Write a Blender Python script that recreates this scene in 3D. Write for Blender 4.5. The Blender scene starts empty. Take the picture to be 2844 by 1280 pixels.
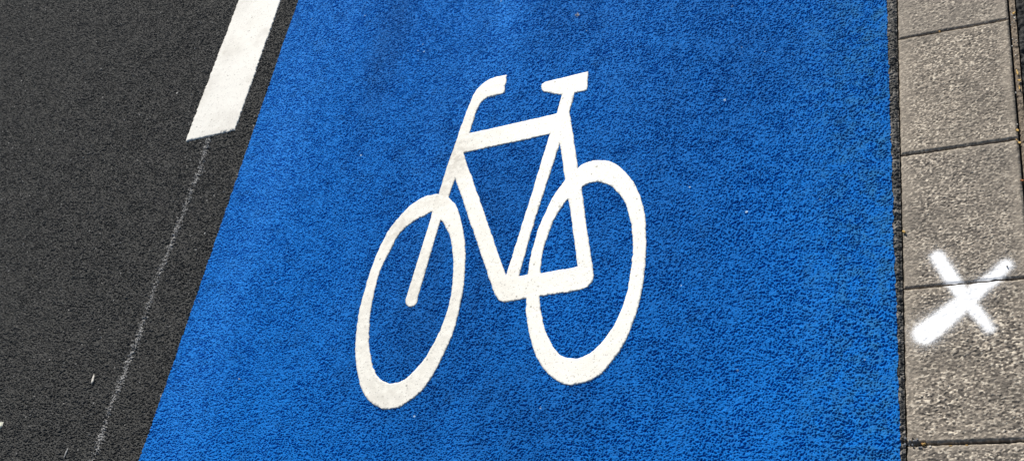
import bpy, math, random
import numpy as np
from mathutils import Matrix, Vector
from mathutils.geometry import delaunay_2d_cdt

random.seed(7)
S = bpy.context.scene
COL = S.collection
f32 = np.float32

# ------------------------------------------------------------------ camera
# Two directions of the street (along the lane, across the paving joints)
# give the focal length and the tilt; the paving stones' 24 cm pitch the scale.
PW, PH, CX, CY = 2844, 1280, 1422, 640
V1 = np.array([2360., -4420.]) - [CX, CY]
V2 = np.array([-5100., 1515.]) - [CX, CY]
F = math.sqrt(-(V1 @ V2))
YA = np.array([V1[0], -V1[1], -F]); YA /= np.linalg.norm(YA)
XA = -np.array([V2[0], -V2[1], -F]); XA /= np.linalg.norm(XA)
ZA = np.cross(XA, YA)
DIST = 2.08
HC = ZA[2] * DIST


def P(u, v):
    """point of the ground seen at photo pixel (u, v)"""
    r = np.array([u - CX, CY - v, -F])
    t = -HC / (r @ ZA)
    return np.array([t * (r @ XA), t * (r @ YA)])


cam = bpy.data.cameras.new('camera')
cam.sensor_width = 36
cam.lens = F / PW * 36
cam.clip_start = 0.05
cam.clip_end = 2000
co = bpy.data.objects.new('camera', cam)
COL.objects.link(co)
co.matrix_world = Matrix.Translation((0, 0, HC)) @ Matrix([list(XA), list(YA), list(ZA)]).to_4x4()
S.camera = co

# ------------------------------------------------------------------ helpers


def tag(o, label=None, cat=None, group=None, kind=None):
    if label: o['label'] = label
    if cat: o['category'] = cat
    if group: o['group'] = group
    if kind: o['kind'] = kind
    return o


def empty(name, loc=(0, 0, 0)):
    o = bpy.data.objects.new(name, None)
    o.empty_display_size = 0.05
    COL.objects.link(o)
    o.location = loc
    return o


def link(name, me, mat, parent=None):
    me.materials.append(mat)
    o = bpy.data.objects.new(name, me)
    COL.objects.link(o)
    if parent: o.parent = parent
    return o


def raw_mesh(name, V, Fc, n, attrs=None, smooth=True):
    """V (N,3), Fc (M,n) numpy arrays"""
    me = bpy.data.meshes.new(name)
    me.vertices.add(len(V))
    me.vertices.foreach_set('co', np.ascontiguousarray(V, f32).ravel())
    me.loops.add(len(Fc) * n)
    me.loops.foreach_set('vertex_index', np.ascontiguousarray(Fc, np.int32).ravel())
    me.polygons.add(len(Fc))
    me.polygons.foreach_set('loop_start', np.arange(len(Fc), dtype=np.int32) * n)
    me.polygons.foreach_set('use_smooth', np.full(len(Fc), smooth, bool))
    for k, a in (attrs or {}).items():
        at = me.attributes.new(k, 'FLOAT', 'POINT')
        at.data.foreach_set('value', np.ascontiguousarray(a, f32).ravel())
    me.update(calc_edges=True)
    return me


def grid_arrays(X, Y, Z):
    r, c = X.shape
    V = np.stack([X, Y, Z], -1).reshape(-1, 3)
    i = np.arange(r * c).reshape(r, c)
    Q = np.stack([i[:-1, :-1], i[:-1, 1:], i[1:, 1:], i[1:, :-1]], -1).reshape(-1, 4)
    return V, Q


def axis(lo, hi, a, b, step, ratio=1.09, margin=0.):
    """positions from lo to hi, evenly `step` apart inside a..b and growing outside"""
    mid = np.linspace(a, b, max(2, int(round((b - a) / step)) + 1))

    def grow(start, end, sgn):
        out = []; s = step; x = start
        while (end - x) * sgn > s * 1.5:
            s *= ratio; x += s * sgn; out.append(x)
        if out: out[-1] = end
        elif abs(end - start) > 1e-6: out.append(end)
        return out
    if margin:
        k = int(margin / (step * 2.2))
        pre = [a - margin + margin * i / k for i in range(k)]; post = [b + margin * (i + 1) / k for i in range(k)]
        if a - margin < lo: pre = []
        if b + margin > hi: post = []
        mid = pre + list(mid) + post; a, b = mid[0], mid[-1]
    return np.array(grow(a, lo, -1)[::-1] + list(mid) + grow(b, hi, 1))


def h32(i, j, seed):
    h = (i.astype(np.int64) * 374761393 + j.astype(np.int64) * 668265263 + seed * 1442695041) & 0xffffffff
    h = ((h ^ (h >> 13)) * 1274126177) & 0xffffffff
    h = ((h ^ (h >> 16)) * 2246822519) & 0xffffffff
    return ((h ^ (h >> 15)) & 0xffffff).astype(f32) / f32(0xffffff)


def worley(x, y, cell, seed, jit=0.85):
    """distance to nearest and second nearest grain centre (in cells), grain random"""
    gx = (x / cell).astype(np.float64); gy = (y / cell).astype(np.float64)
    ix = np.floor(gx).astype(np.int64); iy = np.floor(gy).astype(np.int64)
    f1 = np.full(x.shape, 9, f32); f2 = np.full(x.shape, 9, f32); rid = np.zeros(x.shape, f32)
    for a in (-1, 0, 1):
        for b in (-1, 0, 1):
            ci = ix + a; cj = iy + b
            px = ci + 0.5 + jit * (h32(ci, cj, seed) - 0.5)
            py = cj + 0.5 + jit * (h32(ci, cj, seed + 11) - 0.5)
            d = np.sqrt((gx - px) ** 2 + (gy - py) ** 2).astype(f32)
            near = d < f1
            f2 = np.where(near, f1, np.minimum(f2, d))
            rid = np.where(near, h32(ci, cj, seed + 23), rid)
            f1 = np.where(near, d, f1)
    return f1, f2, rid


def vnoise(x, y, cell, seed):
    ca, sa = math.cos(seed * 1.7), math.sin(seed * 1.7)
    gx = (x * ca - y * sa) / cell; gy = (x * sa + y * ca) / cell
    ix = np.floor(gx).astype(np.int64); iy = np.floor(gy).astype(np.int64)
    fx = gx - ix; fy = gy - iy
    fx = fx * fx * fx * (fx * (fx * 6 - 15) + 10); fy = fy * fy * fy * (fy * (fy * 6 - 15) + 10)
    a = h32(ix, iy, seed); b = h32(ix + 1, iy, seed); c = h32(ix, iy + 1, seed); d = h32(ix + 1, iy + 1, seed)
    return ((a * (1 - fx) + b * fx) * (1 - fy) + (c * (1 - fx) + d * fx) * fy).astype(f32)


def sstep(a, b, x):
    t = np.clip((x - a) / (b - a), 0, 1)
    return t * t * (3 - 2 * t)


# ------------------------------------------------------------------ materials
class Mat:
    def __init__(self, name):
        self.m = bpy.data.materials.new(name); self.m.use_nodes = True
        self.nt = self.m.node_tree; self.nt.nodes.clear()
        self.out = self.n('ShaderNodeOutputMaterial')
        self.b = self.n('ShaderNodeBsdfPrincipled')
        self.l(self.b.outputs[0], self.out.inputs[0])
        self.co = self.n('ShaderNodeTexCoord').outputs['Object']

    def n(self, t, **kw):
        nd = self.nt.nodes.new(t)
        for k, v in kw.items(): setattr(nd, k, v)
        return nd

    def l(self, a, b): self.nt.links.new(a, b)

    def val(self, s, v):
        if isinstance(v, (int, float, tuple, list)): s.default_value = v
        else: self.l(v, s)

    def noise(self, scale, detail=3, rough=0.5, vec=None, stretch=None):
        n = self.n('ShaderNodeTexNoise')
        n.inputs['Scale'].default_value = scale; n.inputs['Detail'].default_value = detail
        n.inputs['Roughness'].default_value = rough
        v = vec or self.co
        if stretch:
            mp = self.n('ShaderNodeMapping'); mp.inputs['Scale'].default_value = stretch
            self.l(v, mp.inputs[0]); v = mp.outputs[0]
        self.l(v, n.inputs['Vector'])
        return n.outputs[0]

    def ramp(self, x, a, b, lo=0., hi=1.):
        n = self.n('ShaderNodeMapRange', interpolation_type='SMOOTHSTEP')
        n.inputs[1].default_value = a; n.inputs[2].default_value = b
        n.inputs[3].default_value = lo; n.inputs[4].default_value = hi
        self.l(x, n.inputs[0]); return n.outputs[0]

    def math(self, op, a, b=0.5):
        n = self.n('ShaderNodeMath', operation=op); self.val(n.inputs[0], a); self.val(n.inputs[1], b); return n.outputs[0]

    def mix(self, fac, a, b, mode='MIX'):
        n = self.n('ShaderNodeMix', data_type='RGBA', blend_type=mode)
        self.val(n.inputs[0], fac); self.val(n.inputs[6], a); self.val(n.inputs[7], b); return n.outputs[2]

    def attr(self, name): return self.n('ShaderNodeAttribute', attribute_name=name).outputs['Fac']

    def specks(self, scale, density, size):
        """scattered small round specks: 1 inside a speck"""
        v = self.n('ShaderNodeTexVoronoi', feature='F1'); v.inputs['Scale'].default_value = scale
        self.l(self.co, v.inputs['Vector'])
        sp = self.n('ShaderNodeSeparateColor'); self.l(v.outputs['Color'], sp.inputs[0])
        on = self.math('GREATER_THAN', sp.outputs[0], 1 - density)
        big = self.math('MULTIPLY', sp.outputs[1], size)
        inn = self.math('LESS_THAN', v.outputs['Distance'], big)
        return self.math('MULTIPLY', on, inn)

    def bump(self, h, dist, strength=1.0, prev=None):
        n = self.n('ShaderNodeBump'); n.inputs['Strength'].default_value = strength
        n.inputs['Distance'].default_value = dist
        self.l(h, n.inputs['Height'])
        if prev is not None: self.l(prev, n.inputs['Normal'])
        self.l(n.outputs[0], self.b.inputs['Normal']); return n.outputs[0]

    def set(self, color=None, rough=None, spec=None):
        if color is not None: self.val(self.b.inputs['Base Color'], color)
        if rough is not None: self.val(self.b.inputs['Roughness'], rough)
        if spec is not None: self.val(self.b.inputs['Specular IOR Level'], spec)
        return self.m


def C(r, g, b): return (r, g, b, 1)


def mat_asphalt(name='asphalt', dark=C(.032, .032, .0300), light=C(.072, .071, .066)):
    m = Mat(name)
    g = m.attr('grain')
    c = m.mix(m.math('MINIMUM', g, 1.), dark, light)
    c = m.mix(m.ramp(g, 1.0, 2.9, 0, 1.), c, C(.26, .24, .21))
    c = m.mix(m.ramp(m.noise(7, 5, .65), .38, .7, 0, .5), c, C(.062, .061, .056))
    c = m.mix(m.ramp(m.noise(240, 2, .5), .58, .72, 0, .7), c, C(.125, .122, .112))
    c = m.mix(m.ramp(m.noise(210, 2, .5, stretch=(1.2, 1, 1)), .60, .72, 0, .6), c, C(.012, .012, .012))
    c = m.mix(m.math('MULTIPLY', m.specks(190, .035, .42), .75), c, C(.36, .35, .33))
    c = m.mix(m.specks(75, .006, .22), c, C(.6, .59, .55))
    pb = m.bump(m.noise(900, 3, .6), .0009)
    m.bump(m.math('MULTIPLY', m.attr('far'), m.noise(210, 3, .6)), .006, prev=pb)
    return m.set(c, .75, .18)


def mat_blue():
    m = Mat('blue_coating')
    g = m.attr('grain')
    c = m.mix(g, C(.0026, .120, .430), C(.0042, .184, .615))
    # worn, dusty and darker drifts of the coating
    w = m.attr('worn'); f = m.attr('faded')
    n1 = m.noise(6, 5, .62, stretch=(1.5, .6, 1))
    c = m.mix(m.math('MULTIPLY', w, m.ramp(n1, .25, .62, .45, 1)), c, C(.0040, .062, .225))
    n2 = m.noise(5, 5, .62, stretch=(2.2, .5, 1))
    c = m.mix(m.ramp(n2, .50, .74, 0, .40), c, C(.012, .185, .60))
    c = m.mix(m.math('MULTIPLY', f, m.ramp(n2, .3, .6, .55, 1)), c, C(.022, .225, .680))
    n3 = m.noise(22, 5, .7)
    c = m.mix(m.ramp(n3, .5, .76, 0, .38), c, C(.011, .075, .22))
    # rubber specks and grey dust caught in the grains
    c = m.mix(m.ramp(m.noise(260, 2, .5), .60, .74, 0, .45), c, C(.022, .060, .13))
    e = m.math('MULTIPLY', m.attr('edge'), m.ramp(m.noise(45, 4, .7), .38, .66))
    c = m.mix(m.math('MULTIPLY', e, .55), c, C(.030, .15, .27))
    c = m.mix(m.specks(120, .006, .30), c, C(.30, .44, .58))
    c = m.mix(m.specks(60, .0020, .15), c, C(.66, .66, .62))
    pb = m.bump(m.noise(800, 3, .6), .0008)
    m.bump(m.math('MULTIPLY', m.attr('far'), m.noise(210, 3, .6)), .006, prev=pb)
    return m.set(c, .62, .05)


def mat_marking(name, base, dirt, amount):
    m = Mat(name)
    c = m.mix(m.ramp(m.noise(9, 5, .65), .45, .75, 0, amount), base, dirt)
    d = m.attr('dirt')
    c = m.mix(m.math('MULTIPLY', d, m.ramp(m.noise(60, 5, .7), .25, .62)), c, C(.46, .43, .365))
    c = m.mix(m.math('MULTIPLY', m.specks(330, .30, .55), .60), c, C(.38, .365, .33))
    c = m.mix(m.math('MULTIPLY', m.specks(130, .07, .34), .75), c, C(.25, .24, .21))
    c = m.mix(m.ramp(m.noise(300, 3, .7), .50, .68, 0, .16), c, C(.38, .355, .30))
    m.bump(m.noise(420, 4, .65), .00035)
    return m.set(c, .6, .4)


def mat_slab():
    m = Mat('exposed_aggregate')
    g = m.attr('grain'); w = m.attr('wear')
    r = m.n('ShaderNodeValToRGB'); m.l(g, r.inputs[0])
    cr = r.color_ramp
    cr.elements[0].position = 0; cr.elements[0].color = C(.054, .045, .035)
    cr.elements[1].position = 1; cr.elements[1].color = C(.80, .71, .56)
    for p, cl in ((.28, C(.092, .077, .060)), (.5, C(.212, .179, .140)), (.72, C(.34, .288, .225))):
        e = cr.elements.new(p); e.color = cl
    c = m.mix(m.math('MULTIPLY', w, .60), r.outputs[0], C(.295, .250, .192))
    inf = m.n('ShaderNodeObjectInfo').outputs['Random']
    c = m.mix(m.ramp(m.noise(11, 5, .66), .42, .66, 0, .75), c, m.mix(.6, c, C(.110, .094, .074)))
    c = m.mix(m.math('MULTIPLY', inf, .18), c, C(.17, .155, .14))
    m.bump(m.noise(700, 3, .6), .0008)
    return m.set(c, .75, .35)


def mat_spray():
    m = Mat('white_spray_paint')
    a = m.attr('cover')
    n = m.noise(520, 4, .75)
    fac = m.ramp(m.math('ADD', a, m.math('MULTIPLY', m.math('SUBTRACT', n, .5), 1.05)), .08, .72)
    tr = m.n('ShaderNodeBsdfTransparent'); mx = m.n('ShaderNodeMixShader')
    m.l(fac, mx.inputs[0]); m.l(tr.outputs[0], mx.inputs[1]); m.l(m.b.outputs[0], mx.inputs[2])
    m.l(mx.outputs[0], m.out.inputs[0])
    return m.set(C(.86, .86, .85), .6, .4)


def mat_plain(name, a, b, scale=200, rough=.8):
    m = Mat(name)
    c = m.mix(m.ramp(m.noise(scale, 4, .6), .35, .65), a, b)
    m.bump(m.noise(scale * 3, 3, .6), .001)
    return m.set(c, rough, .3)


ASPH = mat_asphalt()
PATH = mat_asphalt('dark_footpath_asphalt', C(.010, .010, .010), C(.034, .033, .031))
BLUE = mat_blue()
SYM = mat_marking('white_symbol_paint', C(.80, .775, .69), C(.70, .675, .595), .6)
DASH = mat_marking('white_dash_paint', C(.72, .70, .635), C(.56, .535, .48), 1.)
SLAB = mat_slab()
SPRAY = mat_spray()
MORTAR = mat_plain('brown_joint_dirt', C(.085, .066, .048), C(.26, .21, .155), 160, .9)
BED = mat_plain('dark_joint_bed', C(.012, .011, .010), C(.03, .027, .024), 200, .95)
EARTH = mat_plain('bare_earth', C(.06, .055, .05), C(.10, .09, .08), 3, .95)
CHALK = mat_plain('worn_white_paint', C(.15, .15, .145), C(.42, .41, .39), 420, .8)
CHIP = mat_plain('cream_paint_chip', C(.62, .60, .48), C(.74, .72, .60), 90, .7)
LEAF = mat_plain('dry_yellow_leaf', C(.46, .26, .06), C(.70, .48, .17), 300, .7)
SEED = mat_plain('ochre_seed_husk', C(.34, .19, .06), C(.55, .36, .14), 300, .7)
STONE = mat_plain('grey_gravel', C(.10, .105, .115), C(.30, .31, .33), 300, .8)
GRIT = mat_plain('pale_grit', C(.50, .46, .40), C(.72, .68, .60), 300, .7)
BROWN = mat_plain('red_brown_leaf', C(.22, .07, .02), C(.40, .15, .05), 300, .7)

# ------------------------------------------------------------------ layout
BLa, BLb = P(829, 0), P(386, 1280)          # left edge of the blue lane
BRa, BRb = P(2463, 0), P(2502, 1280)        # right edge of the blue lane
SLa, SLb = P(2491, 0), P(2518, 1280)        # left edge of the paving stones
SRa, SRb = P(2796, 0), P(2845, 590)         # right edge of the paving stones


def line(a, b):
    k = (b[0] - a[0]) / (b[1] - a[1])
    return lambda y: a[0] + k * (np.clip(y, -2, 3) - a[1])


XL, XR, XS, XE = line(BLa, BLb), line(BRa, BRb), line(SLa, SLb), line(SRa, SRb)
corners = np.array([P(0, 0), P(PW, 0), P(0, PH), P(PW, PH)])
YLO, YHI = corners[:, 1].min() - .06, corners[:, 1].max() + .06
XLO = corners[:, 0].min() - .05
STEP = .00072
FAR = 60.


def fade(x, y):
    d = np.maximum(np.maximum(XLO - x, 0), np.maximum(YLO - y, y - YHI))
    return (1 - sstep(.30, .50, d)).astype(f32)


def h_road(x, y, amp=1.):
    """rolled fine asphalt: grains pressed level, with open pits between them"""
    wx = x + .0010 * (vnoise(x, y, .0032, 91) - .5); wy = y + .0010 * (vnoise(x, y, .0032, 92) - .5)
    f1, f2, r = worley(wx, wy, .0023, 3)
    dome = 1 - np.clip(f1 / .85, 0, 1) ** 2
    pit = sstep(.46, .74, .86 * vnoise(x, y, .0019, 5) + .14 * vnoise(x, y, .0060, 6)) * (.62 + .6 * vnoise(x, y, .028, 7))
    big = vnoise(x, y, .010, 8) - .5
    h = .0007 * dome + .0007 * (r - .5) - .0023 * pit + .0006 * big
    lo = .0016 * (vnoise(x, y, .11, 17) - .5) + .004 * (vnoise(x, y, .6, 19) - .5)
    fd = fade(x, y)
    return (h * amp * fd + lo).astype(f32), (r * fd + .5 * (1 - fd)).astype(f32)


def h_smooth(x, y):
    return (.0016 * (vnoise(x, y, .11, 17) - .5) + .004 * (vnoise(x, y, .6, 19) - .5)).astype(f32)


ys = axis(-FAR, FAR, YLO, YHI, STEP, margin=.5)

# the earth below, one sheet out to the horizon
ax_ = np.linspace(-400, 400, 41)
gx, gy = np.meshgrid(ax_, ax_)
V, Q = grid_arrays(gx, gy, np.full(gx.shape, -.09))
tag(link('ground', raw_mesh('ground', V, Q, 4), EARTH), kind='structure')

# asphalt carriageway + the narrow seam of asphalt between lane and paving
xl0 = float(XL(0.))
us = axis(-9., xl0 + .006, XLO, xl0 + .006, STEP, margin=.4) - xl0
X = us[None, :] + XL(ys)[:, None]; Y = np.repeat(ys[:, None], len(us), 1)
Z, r = h_road(X, Y, 1.4)      # the bare asphalt is more open than the coated lane
V1_, Q1_ = grid_arrays(X, Y, Z)
g1 = r.ravel()
t = np.linspace(0, 1, 22)
xa = XR(ys) - .006; xb = XS(ys) - .001
X = xa[:, None] + (xb - xa)[:, None] * t[None, :]; Y = np.repeat(ys[:, None], len(t), 1)
Z, r = h_road(X, Y)
f1, f2, r2 = worley(X, Y, .0065, 41)
r2 = r2 * fade(X, Y) + .3 * (1 - fade(X, Y))
Z = Z + fade(X, Y) * (.0018 * (1 - np.clip(f1 / .8, 0, 1) ** 2) + .0016 * (r2 - .5) - .0010) * sstep(.004, .010, X - xa[:, None])
Z = Z - .003 * sstep(.005, .001, xb[:, None] - X)
V2_, Q2_ = grid_arrays(X, Y, Z)
g2 = (.3 + r2 * 2.6).ravel()
V = np.concatenate([V1_, V2_]); Q = np.concatenate([Q1_, Q2_ + len(V1_)])
tag(link('road', raw_mesh('road', V, Q, 4, {'grain': np.concatenate([g1, g2]), 'far': 1 - fade(V[:, 0], V[:, 1])}), ASPH), kind='structure')

# blue cycle lane, a coat over the same asphalt
n = int((XR(0.) - XL(0.)) / STEP)
t = np.linspace(0, 1, n)
wob = lambda s, k: .0016 * (vnoise(ys, ys * 0 + k, .012, s) - .5) + .0012 * (vnoise(ys, ys * 0 + k, .004, s + 1) - .5)
xa = XL(ys) + wob(61, 1.); xb = XR(ys) + 1.5 * wob(63, 2.)
X = xa[:, None] + (xb - xa)[:, None] * t[None, :]; Y = np.repeat(ys[:, None], n, 1)
Z, r = h_road(X, Y)
edge = sstep(.22, .0, xb[:, None] - X)


def patches(X, Y, lst):
    d = np.zeros(X.shape, f32)
    for u, v, rx, ry, k in lst:
        q = P(u, v); d = np.maximum(d, k * np.exp(-((X - q[0]) / rx) ** 2 - ((Y - q[1]) / ry) ** 2))
    return d


worn_c = patches(X, Y, [(1250, 800, .22, .5, .6), (1450, 1150, .24, .14, .6), (1650, 560, .2, .35, .4), (1080, 130, .045, .25, .6), (1850, 700, .16, .5, .42), (1200, 480, .12, .3, .4), (1950, 200, .3, .3, .45), (1700, 60, .25, .2, .4)])
faded_c = patches(X, Y, [(1410, 20, .040, .16, 1.), (1320, 250, .040, .10, .8), (1180, 480, .03, .2, .3), (960, 60, .05, .2, .4), (760, 430, .085, .5, .6), (560, 1000, .07, .4, .5), (1750, 150, .09, .2, .2)])
V, Q = grid_arrays(X, Y, Z + .0007)
tag(link('bike_lane', raw_mesh('bike_lane', V, Q, 4, {'grain': r, 'edge': edge, 'worn': worn_c, 'faded': faded_c, 'far': 1 - fade(V[:, 0], V[:, 1])}), BLUE), kind='structure')
del X, Y, Z, V, Q

# ------------------------------------------------------------------ painted markings


def ccw(p):
    a = 0.
    for i in range(len(p)):
        x0, y0 = p[i - 1]; x1, y1 = p[i]; a += x0 * y1 - x1 * y0
    return p if a > 0 else p[::-1]


def resample(pts, step, closed=True):
    out = []
    n = len(pts)
    for i in range(n if closed else n - 1):
        a = np.array(pts[i]); b = np.array(pts[(i + 1) % n])
        k = max(1, int(round(np.linalg.norm(b - a) / step)))
        for j in range(k): out.append(a + (b - a) * j / k)
    return out


def spline(pts, sub=10):
    """closed Catmull-Rom"""
    out = []; n = len(pts); p = [np.array(q, float) for q in pts]
    for i in range(n):
        a, b, c, d = p[i - 1], p[i], p[(i + 1) % n], p[(i + 2) % n]
        for j in range(sub):
            t = j / sub
            out.append(.5 * (2 * b + (c - a) * t + (2 * a - 5 * b + 4 * c - d) * t * t + (3 * b - a - 3 * c + d) * t ** 3))
    return out


def outline(px, smooth=False, step=.0022, rag=.0007):
    """photo outline -> ragged outline on the ground, metres"""
    if smooth: px = spline(px)
    w = [P(*q) for q in px]
    w = ccw(resample(w, step))
    w = np.array(w)
    tn = np.roll(w, -1, 0) - np.roll(w, 1, 0)
    nn = np.stack([tn[:, 1], -tn[:, 0]], 1); nn /= np.maximum(np.linalg.norm(nn, axis=1, keepdims=True), 1e-9)
    o = rag * (vnoise(w[:, 0], w[:, 1], .009, 71) - .5) * 2 + rag * .7 * (vnoise(w[:, 0], w[:, 1], .004, 73) - .5) * 2
    return w + nn * o[:, None]


def inside(pts, poly):
    x, y = pts[:, 0], pts[:, 1]; c = np.zeros(len(pts), bool)
    x0, y0 = poly[-1]
    for x1, y1 in poly:
        if y0 != y1:
            m = ((y1 > y) != (y0 > y)) & (x < (x0 - x1) * (y - y1) / (y0 - y1) + x1)
            c ^= m
        x0, y0 = x1, y1
    return c


def build_marking(parts, mat, thick, dirtf, root, fill=.0036):
    """parts: list of (name, [solid outlines], [hole outlines]); first listed wins where they cross"""
    polys = []; own = []
    for k, (nm, sol, hol) in enumerate(parts):
        for p in sol: polys.append(p); own.append((k, True))
        for p in hol: polys.append(p); own.append((k, False))
    allp = np.concatenate(polys)
    lo, hi = allp.min(0), allp.max(0)
    gx, gy = np.meshgrid(np.arange(lo[0], hi[0], fill), np.arange(lo[1], hi[1], fill))
    pts = np.stack([gx.ravel(), gy.ravel()], 1)
    rng = np.random.default_rng(4)
    pts += (rng.random(pts.shape) - .5) * fill * .6
    keep = np.zeros(len(pts), bool)
    for k, (nm, sol, hol) in enumerate(parts):
        kk = np.zeros(len(pts), bool)
        for p in sol: kk |= inside(pts, p)
        for p in hol: kk &= ~inside(pts, p)
        keep |= kk
    pts = pts[keep]
    vs = [Vector(q) for p in polys for q in p] + [Vector(q) for q in pts]
    fs = []; s = 0
    for p in polys: fs.append(list(range(s, s + len(p)))); s += len(p)
    ov, oe, of, _, _, off = delaunay_2d_cdt(vs, [], fs, 1, 1e-6, True)
    tri_part = []
    for ids in off:
        r = -1
        for k in range(len(parts)):
            sol = any(own[i] == (k, True) for i in ids); hol = any(own[i] == (k, False) for i in ids)
            if sol and not hol: r = k; break
        tri_part.append(r)
    ov = np.array([(v[0], v[1]) for v in ov])
    lift = .0003 * (vnoise(ov[:, 0], ov[:, 1], .009, 77) - .5) + .0002 * (vnoise(ov[:, 0], ov[:, 1], .003, 78) - .5)
    top = h_smooth(ov[:, 0], ov[:, 1]) + thick + lift
    dirt = dirtf(ov)
    edges = {}
    for t, f in enumerate(of):
        if tri_part[t] < 0: continue
        for i in range(3):
            e = (f[i], f[(i + 1) % 3]); edges[e] = t
    objs = []
    for k, (nm, sol, hol) in enumerate(parts):
        vmap = {}; V = []; Fv = []; D = []

        def vid(i, low):
            key = (i, low)
            if key not in vmap:
                vmap[key] = len(V)
                V.append((ov[i, 0], ov[i, 1], top[i] - (0, .0002, .0053)[low])); D.append(dirt[i])
            return vmap[key]
        rim = set()
        for (a, b), t in edges.items():
            if (b, a) not in edges: rim.add(a); rim.add(b)
        for t, f in enumerate(of):
            if tri_part[t] == k: Fv.append([vid(i, 1 if i in rim else 0) for i in f])
        for (a, b), t in edges.items():
            if tri_part[t] == k and (b, a) not in edges:
                q = [vid(b, 1), vid(a, 1), vid(a, 2), vid(b, 2)]
                Fv.append([q[0], q[1], q[2]]); Fv.append([q[0], q[2], q[3]])
        me = raw_mesh(nm, np.array(V), np.array(Fv), 3, {'dirt': D})
        objs.append(link(nm, me, mat, root))
    return objs


def A(pts): return [(950 + x / 2.3178, 150 + y / 2.3178) for x, y in pts]


def B(pts): return [(950 + x / 2.1078, 600 + y / 2.1078) for x, y in pts]


fw_out = A([(625, 905), (590, 908), (540, 920), (480, 950), (430, 990), (370, 1050), (320, 1110)]) + \
    B([(264, 105), (209, 215), (165, 330), (130, 450), (100, 570), (83, 700), (80, 820), (90, 910), (108, 985), (132, 1042), (175, 1095),
       (222, 1122), (280, 1130), (335, 1117), (400, 1080), (460, 1030), (520, 958), (570, 870), (620, 770), (660, 670), (690, 550),
       (712, 430), (722, 310), (724, 200), (713, 100)]) + A([(750, 1010), (720, 958), (680, 923)])
fw_in = B([(535, -22), (480, 2), (420, 35), (365, 75), (325, 125), (290, 190), (248, 270), (214, 355), (190, 450), (168, 560), (158, 680), (160, 770), (175, 860),
           (197, 918), (232, 960), (280, 979), (330, 975), (380, 950), (430, 905), (480, 848), (530, 770), (580, 670), (620, 560), (642, 465),
           (652, 375), (655, 290), (650, 200), (637, 130), (612, 70), (580, 22)])
rw_out = A([(1490, 775), (1520, 742), (1560, 713), (1610, 696), (1670, 691), (1730, 700), (1790, 735), (1845, 785), (1890, 850), (1922, 920), (1945, 1000), (1960, 1090)]) + \
    B([(1781, 90), (1785, 160), (1783, 240), (1775, 350), (1755, 470), (1725, 580), (1690, 680), (1640, 780), (1590, 850), (1530, 918), (1460, 965),
       (1390, 988), (1330, 992), (1270, 970), (1215, 930), (1165, 870), (1130, 790), (1105, 700), (1090, 620), (1083, 550), (1085, 480), (1090, 400),
       (1100, 300), (1120, 195), (1148, 100)]) + A([(1285, 1090), (1320, 1010), (1360, 930), (1400, 868), (1440, 820)])
rw_in = A([(1545, 866), (1590, 841), (1640, 830), (1690, 838), (1740, 862), (1790, 907), (1825, 962), (1850, 1032), (1868, 1105)]) + \
    B([(1705, 100), (1708, 200), (1700, 300), (1685, 400), (1660, 500), (1622, 600), (1570, 690), (1510, 765), (1450, 815), (1390, 838), (1330, 838),
       (1280, 815), (1240, 770), (1210, 710), (1185, 640), (1170, 570), (1160, 500), (1160, 440), (1165, 340), (1175, 250), (1195, 160)]) + \
    A([(1335, 1159), (1360, 1090), (1390, 1035), (1420, 985), (1460, 937), (1500, 895)])
down_tube = A([(780, 638), (730, 640), (690, 690), (730, 800)]) + B([(880, 410), (903, 470), (925, 500), (955, 510), (1010, 500), (1010, 372), (965, 358)])
head = A([(820, 513), (751, 517), (720, 610), (686, 701), (730, 800), (780, 638)])
top_tube = A([(815, 514), (1385, 388), (1440, 388), (1440, 500), (1340, 518), (780, 638), (745, 600), (755, 520)])
seat_tube = A([(1340, 518), (1405, 480), (1440, 500), (1405, 577)]) + B([(1140, 0), (1040, 360), (1030, 430), (960, 430), (965, 358), (1075, 0)])
stay = A([(1385, 388), (1466, 376), (1495, 560), (1520, 740), (1545, 866), (1564, 1010)]) + \
    B([(1425, 0), (1470, 290), (1476, 350), (1470, 390), (1440, 420), (1400, 436), (1360, 420), (1370, 305), (1385, 303), (1345, 0)]) + A([(1460, 935), (1440, 820), (1405, 577), (1370, 480)])
chain = B([(965, 358), (1040, 360), (1098, 348), (1165, 340), (1385, 303), (1440, 330), (1440, 418), (1400, 436), (1160, 474), (1082, 488), (1010, 500), (955, 510), (940, 430)])
fork_ = A([(730, 800), (685, 930), (640, 1068)]) + B([(578, 28), (447, 478), (445, 500), (438, 517), (426, 529), (411, 534), (396, 533), (383, 525), (376, 511), (376, 490), (523, 15)]) + A([(578, 1037), (625, 905), (668, 758), (690, 690)])
bar = A([(1059, 138), (1000, 149), (950, 166), (905, 194), (870, 230), (842, 275), (822, 325), (800, 377), (750, 518), (785, 522), (820, 513), (860, 382), (880, 337), (905, 302),
         (935, 280), (1030, 258), (1046, 247), (1050, 225), (1048, 205), (1056, 190)])
saddle = A([(1283, 216), (1288, 199), (1310, 184), (1450, 153), (1587, 120), (1583, 222), (1578, 236), (1566, 243), (1500, 256), (1466, 377), (1425, 388), (1385, 388), (1418, 268),
            (1360, 258), (1302, 246), (1288, 234)])
O = outline


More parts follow.
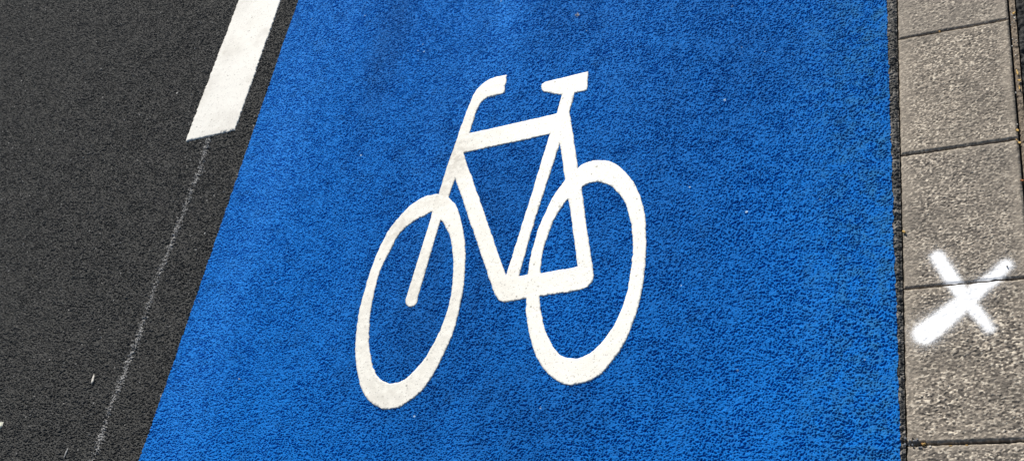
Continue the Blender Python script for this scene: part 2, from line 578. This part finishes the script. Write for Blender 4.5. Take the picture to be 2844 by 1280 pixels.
def sym_dirt(ov):
    d = np.zeros(len(ov), f32)
    for (u, v, rad, k) in ((1262, 440, .06, .9), (1215, 520, .055, .8), (1275, 420, .035, .7), (1110, 640, .05, .75), (1090, 610, .03, .6), (1330, 345, .09, .45), (1340, 700, .10, .25), (1400, 1010, .05, .2), (1140, 860, .17, .55), (1060, 1100, .1, .5), (1300, 860, .10, .35),
                           (1010, 1080, .07, .35), (1370, 860, .08, .25), (1255, 900, .06, .4), (1170, 760, .06, .4), (1560, 480, .05, .1)):
        c = P(u, v)
        d = np.maximum(d, k * np.exp(-((ov - c) ** 2).sum(1) / rad ** 2))
    return d


root = empty('bicycle_symbol', (0, 0, 0))
tag(root, 'large white bicycle symbol painted on the blue cycle lane', 'road marking')
build_marking([
    ('frame', [O(head, rag=.0004), O(top_tube, rag=.0005), O(down_tube), O(seat_tube), O(stay, rag=.0005), O(chain, rag=.0007)], []),
    ('handlebar', [O(bar, rag=.0006)], []),
    ('saddle', [O(saddle, rag=.0004)], []),
    ('fork', [O(fork_, rag=.0003)], []),
    ('wheel', [O(fw_out, True)], [O(fw_in, True)]),
    ('wheel', [O(rw_out, True)], [O(rw_in, True)]),
], SYM, .0023, sym_dirt, root)

# the dash of the lane line, ending here and running on ahead
D0, D1 = P(664.7, 0), P(516.5, 393); D2, D3 = P(652, 362), P(780, 0)
ahead = P(900, -420)[1]
kx = lambda a, b, y: a[0] + (b[0] - a[0]) * (y - a[1]) / (b[1] - a[1])
dash = [D1, D2, np.array([kx(D2, D3, ahead), ahead]), np.array([kx(D1, D0, ahead), ahead])]


def ragged(w, rag):
    w = np.array(ccw(resample(w, .0018)))
    tn = np.roll(w, -1, 0) - np.roll(w, 1, 0)
    nn = np.stack([tn[:, 1], -tn[:, 0]], 1); nn /= np.maximum(np.linalg.norm(nn, axis=1, keepdims=True), 1e-9)
    o = rag * (vnoise(w[:, 0], w[:, 1], .006, 81) - .5) * 2 + rag * .8 * (vnoise(w[:, 0], w[:, 1], .003, 83) - .5) * 2
    return w + nn * o[:, None]


def dash_dirt(ov):
    d = np.zeros(len(ov), f32)
    for (u, v, rad, k) in ((628, 142, .012, .8), (655, 132, .03, .35), (690, 70, .02, .3), (560, 270, .03, .35), (690, 225, .018, .4), (610, 370, .03, .5), (640, 355, .02, .5)):
        c = P(u, v); d = np.maximum(d, k * np.exp(-((ov - c) ** 2).sum(1) / rad ** 2))
    return d


o = build_marking([('lane_dash', [ragged(dash, .0013)], [])], DASH, .0022, dash_dirt, None, fill=.006)[0]
tag(o, 'broad cream white dash of the lane line on dark asphalt', 'road marking')

# ------------------------------------------------------------------ flecks of worn paint on the asphalt


def flecks(name, path, halfw, dens, seed, lift=.0004, step=.0008, mat=CHALK, amp=1.):
    w = np.array(resample([P(*q) for q in path], .004, False))
    lo, hi = w.min(0) - .02, w.max(0) + .02
    gx, gy = np.meshgrid(np.arange(lo[0], hi[0], step), np.arange(lo[1], hi[1], step))
    d = np.full(gx.shape, 9.)
    for q in w: d = np.minimum(d, (gx - q[0]) ** 2 + (gy - q[1]) ** 2)
    d = np.sqrt(d)
    Z, r = h_road(gx, gy, amp)
    rel = (Z - h_smooth(gx, gy)) / .002
    val = .50 * vnoise(gx, gy, .0030, seed) + .50 * vnoise(gx, gy, .0014, seed + 1) + .16 * rel + .15 * (vnoise(gx, gy, .030, seed + 2) - .5)
    keepv = val > 1.06 - dens * np.exp(-(d / halfw) ** 2)
    i = np.arange(gx.size).reshape(gx.shape)
    q = np.stack([i[:-1, :-1], i[:-1, 1:], i[1:, 1:], i[1:, :-1]], -1)
    k = keepv[:-1, :-1] & (d[:-1, :-1] < halfw * 2.4)
    q = q[k]
    V = np.stack([gx, gy, Z + lift + .0007], -1).reshape(-1, 3)
    used, inv = np.unique(q.ravel(), return_inverse=True)
    return link(name, raw_mesh(name, V[used], inv.reshape(-1, 4), 4), mat)


worn = [(578, 388), (566, 432), (554, 478), (533, 525), (511, 585), (481, 659), (466, 706), (442, 762), (421, 823), (400, 885), (366, 983), (331, 1073), (304, 1135), (286, 1197), (269, 1249), (250, 1290), (225, 1370)]
tag(flecks('worn_guide_line', worn, .0120, .60, 101, amp=1.4), 'thin worn white guide line trailing down the asphalt from the dash', 'road marking')


def sliver(name, pts, z, mat, th=.0012, curl=0.):
    """small irregular flake with a real thickness lying on the road; pts photo outline"""
    w = ccw([P(*q) for q in pts])
    c = np.mean(w, 0); w = [q - c for q in w]
    n = len(w)
    rad = max(np.linalg.norm(q) for q in w)
    V = []
    for q in w: V.append((q[0], q[1], curl * (np.linalg.norm(q) / rad) ** 2))
    for q in w: V.append((q[0] * .8, q[1] * .8, th + curl * .6 * (np.linalg.norm(q) / rad) ** 2))
    V.append((0, 0, th * 1.25)); V.append((0, 0, 0))
    Fv = []
    for i in range(n):
        j = (i + 1) % n
        Fv += [(i, j, n + j), (i, n + j, n + i), (n + i, n + j, 2 * n), (j, i, 2 * n + 1)]
    me = raw_mesh(name, np.array(V), np.array(Fv), 3, smooth=False)
    o = link(name, me, mat); o.location = (c[0], c[1], z)
    return o


zr = .0016
tag(sliver('paint_chip', [(-26, 1178), (2, 1173), (12, 1171), (8, 1183), (2, 1190), (-22, 1206)], zr, CHIP, .002), 'pale cream paint chip lying alone on the asphalt', 'paint chip')
tag(sliver('paint_splash', [(263, 1038), (264, 1046), (261, 1060), (255, 1067), (256, 1056), (260, 1046)], zr, GRIT), 'small slim white paint splash on open asphalt above the longer scratch', 'paint splash')
tag(sliver('paint_scratch', [(190, 1243), (191, 1249), (185, 1262), (180, 1273), (179, 1271), (183, 1258)], zr, CHALK), 'thin white paint scratch low on the asphalt beside the worn line', 'paint scratch')
tag(flecks('paint_dribble', [(706, 322), (704, 340), (702, 358)], .0034, .60, 131, lift=.0009), 'small white paint dribble at the edge of the blue lane', 'paint dribble')
tag(flecks('paint_crumb', [(1604, 46), (1606, 50)], .0062, .72, 151, lift=.0009), 'pale paint crumb stuck to the blue coating above the saddle', 'paint crumb')
tag(flecks('paint_fleck', [(664, 1052), (666, 1058)], .0030, .70, 171, lift=.0009), 'tiny pale fleck on the blue coating left of the front wheel', 'paint fleck')

# ------------------------------------------------------------------ paving stones
J0 = P(2650, 82)[1]; J3 = P(2690, 1228)[1]
PITCH = (J0 - J3) / 3


def h_slab(x, y, x0, x1, y0, y1, seed, cell=.0026, plain=0.):
    d = np.minimum(np.minimum(x - x0, x1 - x), np.minimum(y - y0, y1 - y))
    d = np.maximum(d, 0)
    wx = x * .72 + .0012 * (vnoise(x, y, .005, seed + 1) - .5)
    f1, f2, r = worley(wx, y * 1.1, cell, seed)
    wear = sstep(.030, .004, np.minimum(x - x0, (x1 - x) * 1.2)) * .8
    wear = np.maximum(wear, sstep(.012, .002, d) * .8)
    wear = np.clip(wear + plain + .5 * (vnoise(x, y, .03, seed + 3) - .5), 0, 1)
    h = .0005 * (1 - np.clip(f1 / .85, 0, 1) ** 2) + .0006 * (r - .5) - .0009 * sstep(.48, .75, vnoise(x, y, .0029, seed + 5)) + .0003 * (vnoise(x, y, .0022, seed + 6) - .5)
    h = h * (1 - .62 * wear) + .0012 * (vnoise(x, y, .05, seed + 7) - .5)
    h = h - .0018 * sstep(.0034, 0, d) - .0012 * sstep(.0015, 0, d) * vnoise(x, y, .006, seed + 9)
    return h.astype(f32), r, wear


GAP = .0030
SLABS = []
lab = {2: 'grey paving stone at the top of the row, cut off by the photo edge',
       1: 'grey paving stone beside the yellow leaf scraps, above the sprayed ones',
       0: 'grey paving stone carrying the two upper arms of the white cross',
       -1: 'grey paving stone carrying the crossing point of the white cross',
       -2: 'grey paving stone at the bottom of the row below the dirt filled joint'}


def slab_mesh(name, x0f, x1f, y0, y1, z0, seed, step=.0009, cell=.0026, plain=0.):
    tx = np.linspace(0, 1, int((x1f(0.) - x0f(0.)) / step)); yy = np.linspace(y0, y1, int((y1 - y0) / step))
    xa, xb = x0f(yy)[:, None], x1f(yy)[:, None]
    e = .0012 * (vnoise(yy, yy * 0, .008, seed + 31) - .5)[:, None]
    X = xa + (xb - xa) * tx[None, :] + e * (1 - tx[None, :]) ** 8
    Y = np.repeat(yy[:, None], len(tx), 1)
    e2 = .0016 * (vnoise(X[0], X[0] * 0, .007, seed + 33) - .5)
    Y[-1] += e2; Y[0] -= e2[::-1]
    Z, r, w = h_slab(X, Y, xa, xb, y0, y1, seed, cell, plain)
    tilt = (h32(np.array([seed]), np.array([5]), 9)[0] - .5) * .003
    Z = Z + z0 + tilt * (Y - y0) / (y1 - y0)
    V, Q = grid_arrays(X, Y, Z)
    R, Cn = X.shape
    i = np.arange(R * Cn).reshape(R, Cn)
    ring = np.concatenate([i[0, :-1], i[:-1, -1], i[-1, :0:-1], i[:0:-1, 0]])
    low = V[ring].copy(); low[:, 2] = -.08
    b = len(V); k = len(ring); j = np.arange(k)
    sk = np.stack([ring, b + j, b + (j + 1) % k, np.roll(ring, -1)], -1)[:, ::-1]
    at = {'grain': np.concatenate([r.ravel(), np.zeros(len(ring))]), 'wear': np.concatenate([w.ravel(), np.zeros(len(ring))])}   # flanks darken towards the foot
    me = raw_mesh(name, np.concatenate([V, low]), np.concatenate([Q, sk[:, ::-1]]), 4, at)
    return me, (X, Y, Z)


def slab_y(k):   # lower and upper joint of stone k (k=2 topmost in view)
    return J0 + (k - 2) * PITCH, J0 + (k - 1) * PITCH


surf = {}
for k in range(-6, 8):
    y0, y1 = slab_y(k)
    g = GAP * (1.8 if k in (-2,) else 1.)
    me, srf = slab_mesh('paving_stone', lambda y: XS(y) + .001, XE, y0 + GAP * .5, y1 - g * .5, .0005 + (.0012 if k % 2 else 0), 300 + 37 * (k + 9),
                         cell={2: .0020, 1: .0020, 0: .0021}.get(k, .0022), plain={2: .42, 1: .32, 0: .16, -2: .16}.get(k, .1))
    o = link('paving_stone', me, SLAB)
    surf[k] = srf
    tag(o, lab.get(k, 'grey paving stone of the row farther along, outside the photo'), 'paving stone', 'paving stones edging the cycle lane')

# dark bed of the joints, brown dirt strip, second row and footpath
yy = axis(-FAR, FAR, YLO, YHI, .003)
tx = np.linspace(0, 1, 70)
xa, xb = XS(yy)[:, None] - .004, XE(yy)[:, None] + .012
X = xa + (xb - xa) * tx; Y = np.repeat(yy[:, None], len(tx), 1)
V, Q = grid_arrays(X, Y, -.0085 + .004 * (vnoise(X, Y, .006, 201) - .5))
tag(link('ground_joint_bed', raw_mesh('joint_bed', V, Q, 4), BED), kind='structure')

MWa, MWb = P(2817.5, 0), P(2842, 290)
XM = line(MWa, MWb)
yy = axis(-FAR, FAR, P(2820, 760)[1], YHI, .0012)
tx = np.linspace(0, 1, 16)
xa, xb = XE(yy)[:, None] + .0028, XM(yy)[:, None]
X = xa + (xb - xa) * tx; Y = np.repeat(yy[:, None], len(tx), 1)
f1, f2, r = worley(X, Y, .0045, 211)
Z = -.0012 + .0018 * (1 - np.clip(f1 / .9, 0, 1) ** 2) * r + .003 * (vnoise(X, Y, .012, 212) - .5) - .003 * sstep(.003, 0, X - xa)
V, Q = grid_arrays(X, Y, Z)
tag(link('dirt_strip', raw_mesh('dirt_strip', V, Q, 4), MORTAR), kind='structure')

yst = P(2842, 291)[1]
yy = axis(yst + .003, FAR, yst + .003, YHI + .05, .0022)
xx = axis(0, 3., 0, .12, .0022)
X = XM(yy)[:, None] + .002 + xx[None, :]; Y = np.repeat(yy[:, None], len(xx), 1)
f1, f2, r = worley(X, Y, .0075, 221)
fd = (1 - sstep(.1, .4, X - XM(yy)[:, None])) * fade(X, Y)
Z = -.002 + fd * (.004 * (1 - np.clip(f1 / .8, 0, 1) ** 2) + .003 * (r - .5) - .003 * sstep(.45, .8, vnoise(X, Y, .009, 222)))
V, Q = grid_arrays(X, Y, Z)
yy = axis(-FAR, yst + .003, -.9, yst + .003, .006)
xx = axis(.161, 3., .161, .45, .006)
X = XM(yy)[:, None] + .002 + xx[None, :]; Y = np.repeat(yy[:, None], len(xx), 1)
f1, f2, rr = worley(X, Y, .013, 221)
Z = -.002 + (1 - sstep(.3, .6, X - XM(yy)[:, None])) * fade(X, Y) * .004 * (1 - np.clip(f1 / .8, 0, 1) ** 2)
Vb, Qb = grid_arrays(X, Y, Z)
Q = np.concatenate([Q, Qb + len(V)]); V = np.concatenate([V, Vb]); r = np.concatenate([r.ravel(), rr.ravel()])
tag(link('footpath', raw_mesh('footpath', V, Q, 4, {'grain': r, 'far': 1 - fade(V[:, 0], V[:, 1])}), PATH), kind='structure')
for k in range(7):
    y1 = yst - k * PITCH
    me, _ = slab_mesh('footpath_stone', lambda y: XM(y) + .002, lambda y: XM(y) + .16, y1 - PITCH + .004, y1, .001, 900 + 41 * k)
    tag(link('footpath_stone', me, SLAB), 'grey stone just showing at the photo edge beyond the dirt strip' if k == 0 else
        'grey stone of the second row outside the photo', 'paving stone', 'stones of the second row')

# ------------------------------------------------------------------ sprayed cross over two stones
strokes = [([(2604, 714), (2640, 770), (2690, 842), (2726, 884), (2752, 918)], .0118, .0105, 1.0, .62),
           ([(2794, 738), (2762, 770), (2722, 800), (2688, 832), (2620, 888), (2566, 930)], .0115, .0165, .72, 1.25)]
nodes = []
for path, w0, w1, a0, a1 in strokes:
    pts = resample([P(*q) for q in path], .003, False)
    for i, q in enumerate(pts):
        s = i / (len(pts) - 1)
        a = a0 + (a1 - a0) * s
        if path[0][0] < 2700: a = .78 + .25 * math.sin(math.pi * s) - .2 * s
        else: a = .74 + .5 * s
        nodes.append((q, w0 + (w1 - w0) * s, a))
root = empty('sprayed_cross', (0, 0, 0))
tag(root, 'white sprayed cross with soft edges across a paving joint', 'spray mark')
for k in (0, -1):
    X, Y, Z = surf[k]
    cov = np.zeros(X.shape)
    for q, w, a in nodes:
        d = np.sqrt((X - q[0]) ** 2 + (Y - q[1]) ** 2)
        cov = np.maximum(cov, a * 1.1 * np.exp(-(d / (w * .95)) ** 1.8))
        cov = np.maximum(cov, .30 * a * np.exp(-(d / (w * 1.7)) ** 2.2))
    i = np.arange(X.size).reshape(X.shape)
    q = np.stack([i[:-1, :-1], i[:-1, 1:], i[1:, 1:], i[1:, :-1]], -1)
    q = q[cov[:-1, :-1] > .03]
    Zb = Z.astype(float).copy()
    for _ in range(6):      # the paint film bridges the finest grains
        for ax in (0, 1):
            p = np.concatenate([Zb.take([0], ax), Zb, Zb.take([-1], ax)], ax)
            m = Zb.shape[ax]
            Zb = (p.take(range(m), ax) + p.take(range(1, m + 1), ax) + p.take(range(2, m + 2), ax)) / 3
    Zp = np.maximum(Z + .0002, Zb + .0004)
    V = np.stack([X, Y, Zp], -1).reshape(-1, 3)
    used, inv = np.unique(q.ravel(), return_inverse=True)
    link('paint_layer', raw_mesh('paint_layer', V[used], inv.reshape(-1, 4), 4, {'cover': cov.ravel()[used]}), SPRAY, root)

# ------------------------------------------------------------------ scraps in the joints


def scrap(name, u, v, size, ang, mat, label, cat, group, elong=2., z=.001, th=.0014, n=9):
    pts = []
    for i in range(n):
        a = 2 * math.pi * i / n
        rr = size * (.7 + .5 * random.random())
        x = math.cos(a) * rr * elong; y = math.sin(a) * rr
        pts.append((u + x * math.cos(ang) - y * math.sin(ang), v + x * math.sin(ang) + y * math.cos(ang)))
    o = sliver(name, pts, z, mat, th, curl=.0012)
    return tag(o, label, cat, group)


gl = 'leaf scraps in the dirt joint'
scrap('leaf_scrap', 2826, 204, 3.2, 1.25, LEAF, 'slender yellow leaf scrap, upper of the pair in the dirt strip', 'leaf scrap', gl, 3.2)
scrap('leaf_scrap', 2831, 226, 3.4, .2, LEAF, 'yellow leaf scrap lying across the middle of the dirt strip', 'leaf scrap', gl, 1.8)
scrap('leaf_scrap', 2832, 246, 2.6, 1.35, LEAF, 'narrow yellow leaf scrap at the lower end of the leaf cluster', 'leaf scrap', gl, 2.6)
scrap('leaf_scrap', 2816, 39, 3.0, -.5, LEAF, 'dull yellow leaf scrap by the topmost paving joint', 'leaf scrap', gl, 2.)
scrap('leaf_scrap', 2826, 364, 3.6, .5, LEAF, 'folded yellow leaf scrap just above a joint corner', 'leaf scrap', gl, 1.5)
scrap('leaf_scrap', 2832, 398, 3.4, .3, LEAF, 'bright yellow leaf scrap just below a joint corner', 'leaf scrap', gl, 1.6)
scrap('leaf_scrap', 2824, 391, 2.6, .9, SEED, 'ochre leaf scrap wedged in the corner of two stones', 'leaf scrap', gl, 1.4)
scrap('leaf_scrap', 2839, 503, 3.0, .1, BROWN, 'red brown leaf scrap at the outer edge of a stone', 'leaf scrap', gl, 1.9)
gs = 'seed husks along the paving joints'
scrap('seed_husk', 2563, 1234, 4.0, .2, SEED, 'round ochre seed husk, largest in the bottom joint', 'seed husk', gs, 1.15, z=-.001, th=.004)
scrap('seed_husk', 2569, 1234, 2.2, -.5, LEAF, 'slim yellow seed husk touching the largest round husk', 'seed husk', gs, 2.2, z=.001, th=.003)
scrap('seed_husk', 2584, 1240, 2.6, .5, GRIT, 'pale husk alone in the bottom joint right of the ochre one', 'seed husk', gs, 1.2, z=-.001, th=.003)
scrap('seed_husk', 2641, 1238, 2.6, .0, SEED, 'flat tan husk farther along the bottom joint', 'seed husk', gs, 2.2, z=-.001, th=.002)
scrap('seed_husk', 2685, 1236, 2.6, .1, SEED, 'brown husk rightmost in the bottom joint', 'seed husk', gs, 1.6, z=-.001, th=.002)
scrap('seed_husk', 2511, 646, 4.0, .1, LEAF, 'yellowish husk at the left edge of a stone above the cross', 'seed husk', gs, 1.3, z=.001, th=.003)
scrap('seed_husk', 2610, 90, 2.6, -.2, SEED, 'small tan husk in the topmost joint', 'seed husk', gs, 1.5, z=-.001, th=.003)
gv = 'gravel crumbs in the corner of the bottom joint'
for i in range(16):
    scrap('gravel_crumb', 2510 + random.random() * 50, 1219 + random.random() * 26, 1.6 + random.random() * 2.2, random.random() * 3, (BED, STONE, STONE)[i % 3],
          'grey gravel crumb among those packed in the left end of the bottom joint', 'gravel crumb', gv, 1.25, z=.0002 + random.random() * .001, th=.002 + .0015 * random.random(), n=7)
gg = 'pale grit in the dirt strip'
for u, v, s, lb in ((2811, 45, 1.7, 'tiny pale grit grain below the dull topmost leaf scrap'), (2818, 53, 2.6, 'larger white grit grain at the outer rim near the top joint'),
                    (2812, 66, 1.4, 'lone pale grit grain below the top joint corner'), (2809, 73, 1.4, 'pale grit grain close to the stone below the top joint'),
                    (2813, 112, 1.7, 'pale grit grain in the middle of the strip above the leaves'), (2823, 116, 1.8, 'pale grit grain at the outer rim above the leaves'),
                    (2812, 132, 1.6, 'pale grit grain near the stone halfway to the leaves'), (2821, 157, 1.7, 'pale grit grain last above the yellow leaf cluster'),
                    (2822, 261, 1.7, 'pale grit grain just under the yellow leaf cluster'), (2826, 349, 2.0, 'pale grit grain above the folded leaf scrap')):
    scrap('grit_grain', u, v, s, .3, GRIT, lb, 'grit grain', gg, 1.2, z=.001, th=.0022, n=6)
scrap('pebble', 2798, 742, 1.9, .3, BED, 'tiny dark pebble on the upper right arm of the white cross', 'pebble', None, 1.1, z=.001, th=.003, n=8)

# ------------------------------------------------------------------ light
a = P(CX, CY); b = P(CX + 22, CY + 97)      # shadows fall this way in the photo
d = (b - a) / np.linalg.norm(b - a)
EL = math.radians(36)
to_sun = Vector((-d[0] * math.cos(EL), -d[1] * math.cos(EL), math.sin(EL)))
L = bpy.data.lights.new('sun', 'SUN')
L.energy = 4.2; L.angle = math.radians(.5); L.color = (1, .955, .89)
lo = bpy.data.objects.new('sun', L); COL.objects.link(lo)
lo.rotation_euler = to_sun.to_track_quat('Z', 'Y').to_euler()
lo.location = to_sun * 5

w = bpy.data.worlds.new('World'); S.world = w; w.use_nodes = True
nt = w.node_tree
sky = nt.nodes.new('ShaderNodeTexSky'); sky.sky_type = 'NISHITA'; sky.sun_disc = False
sky.sun_elevation = EL
sky.sun_rotation = math.atan2(to_sun.x, to_sun.y)
bg = nt.nodes['Background']; bg.inputs['Strength'].default_value = .07
nt.links.new(sky.outputs[0], bg.inputs['Color'])

vs = S.view_settings
vs.view_transform = 'Standard'; vs.look = 'None'; vs.exposure = .45; vs.gamma = 1; vs.use_curve_mapping = False
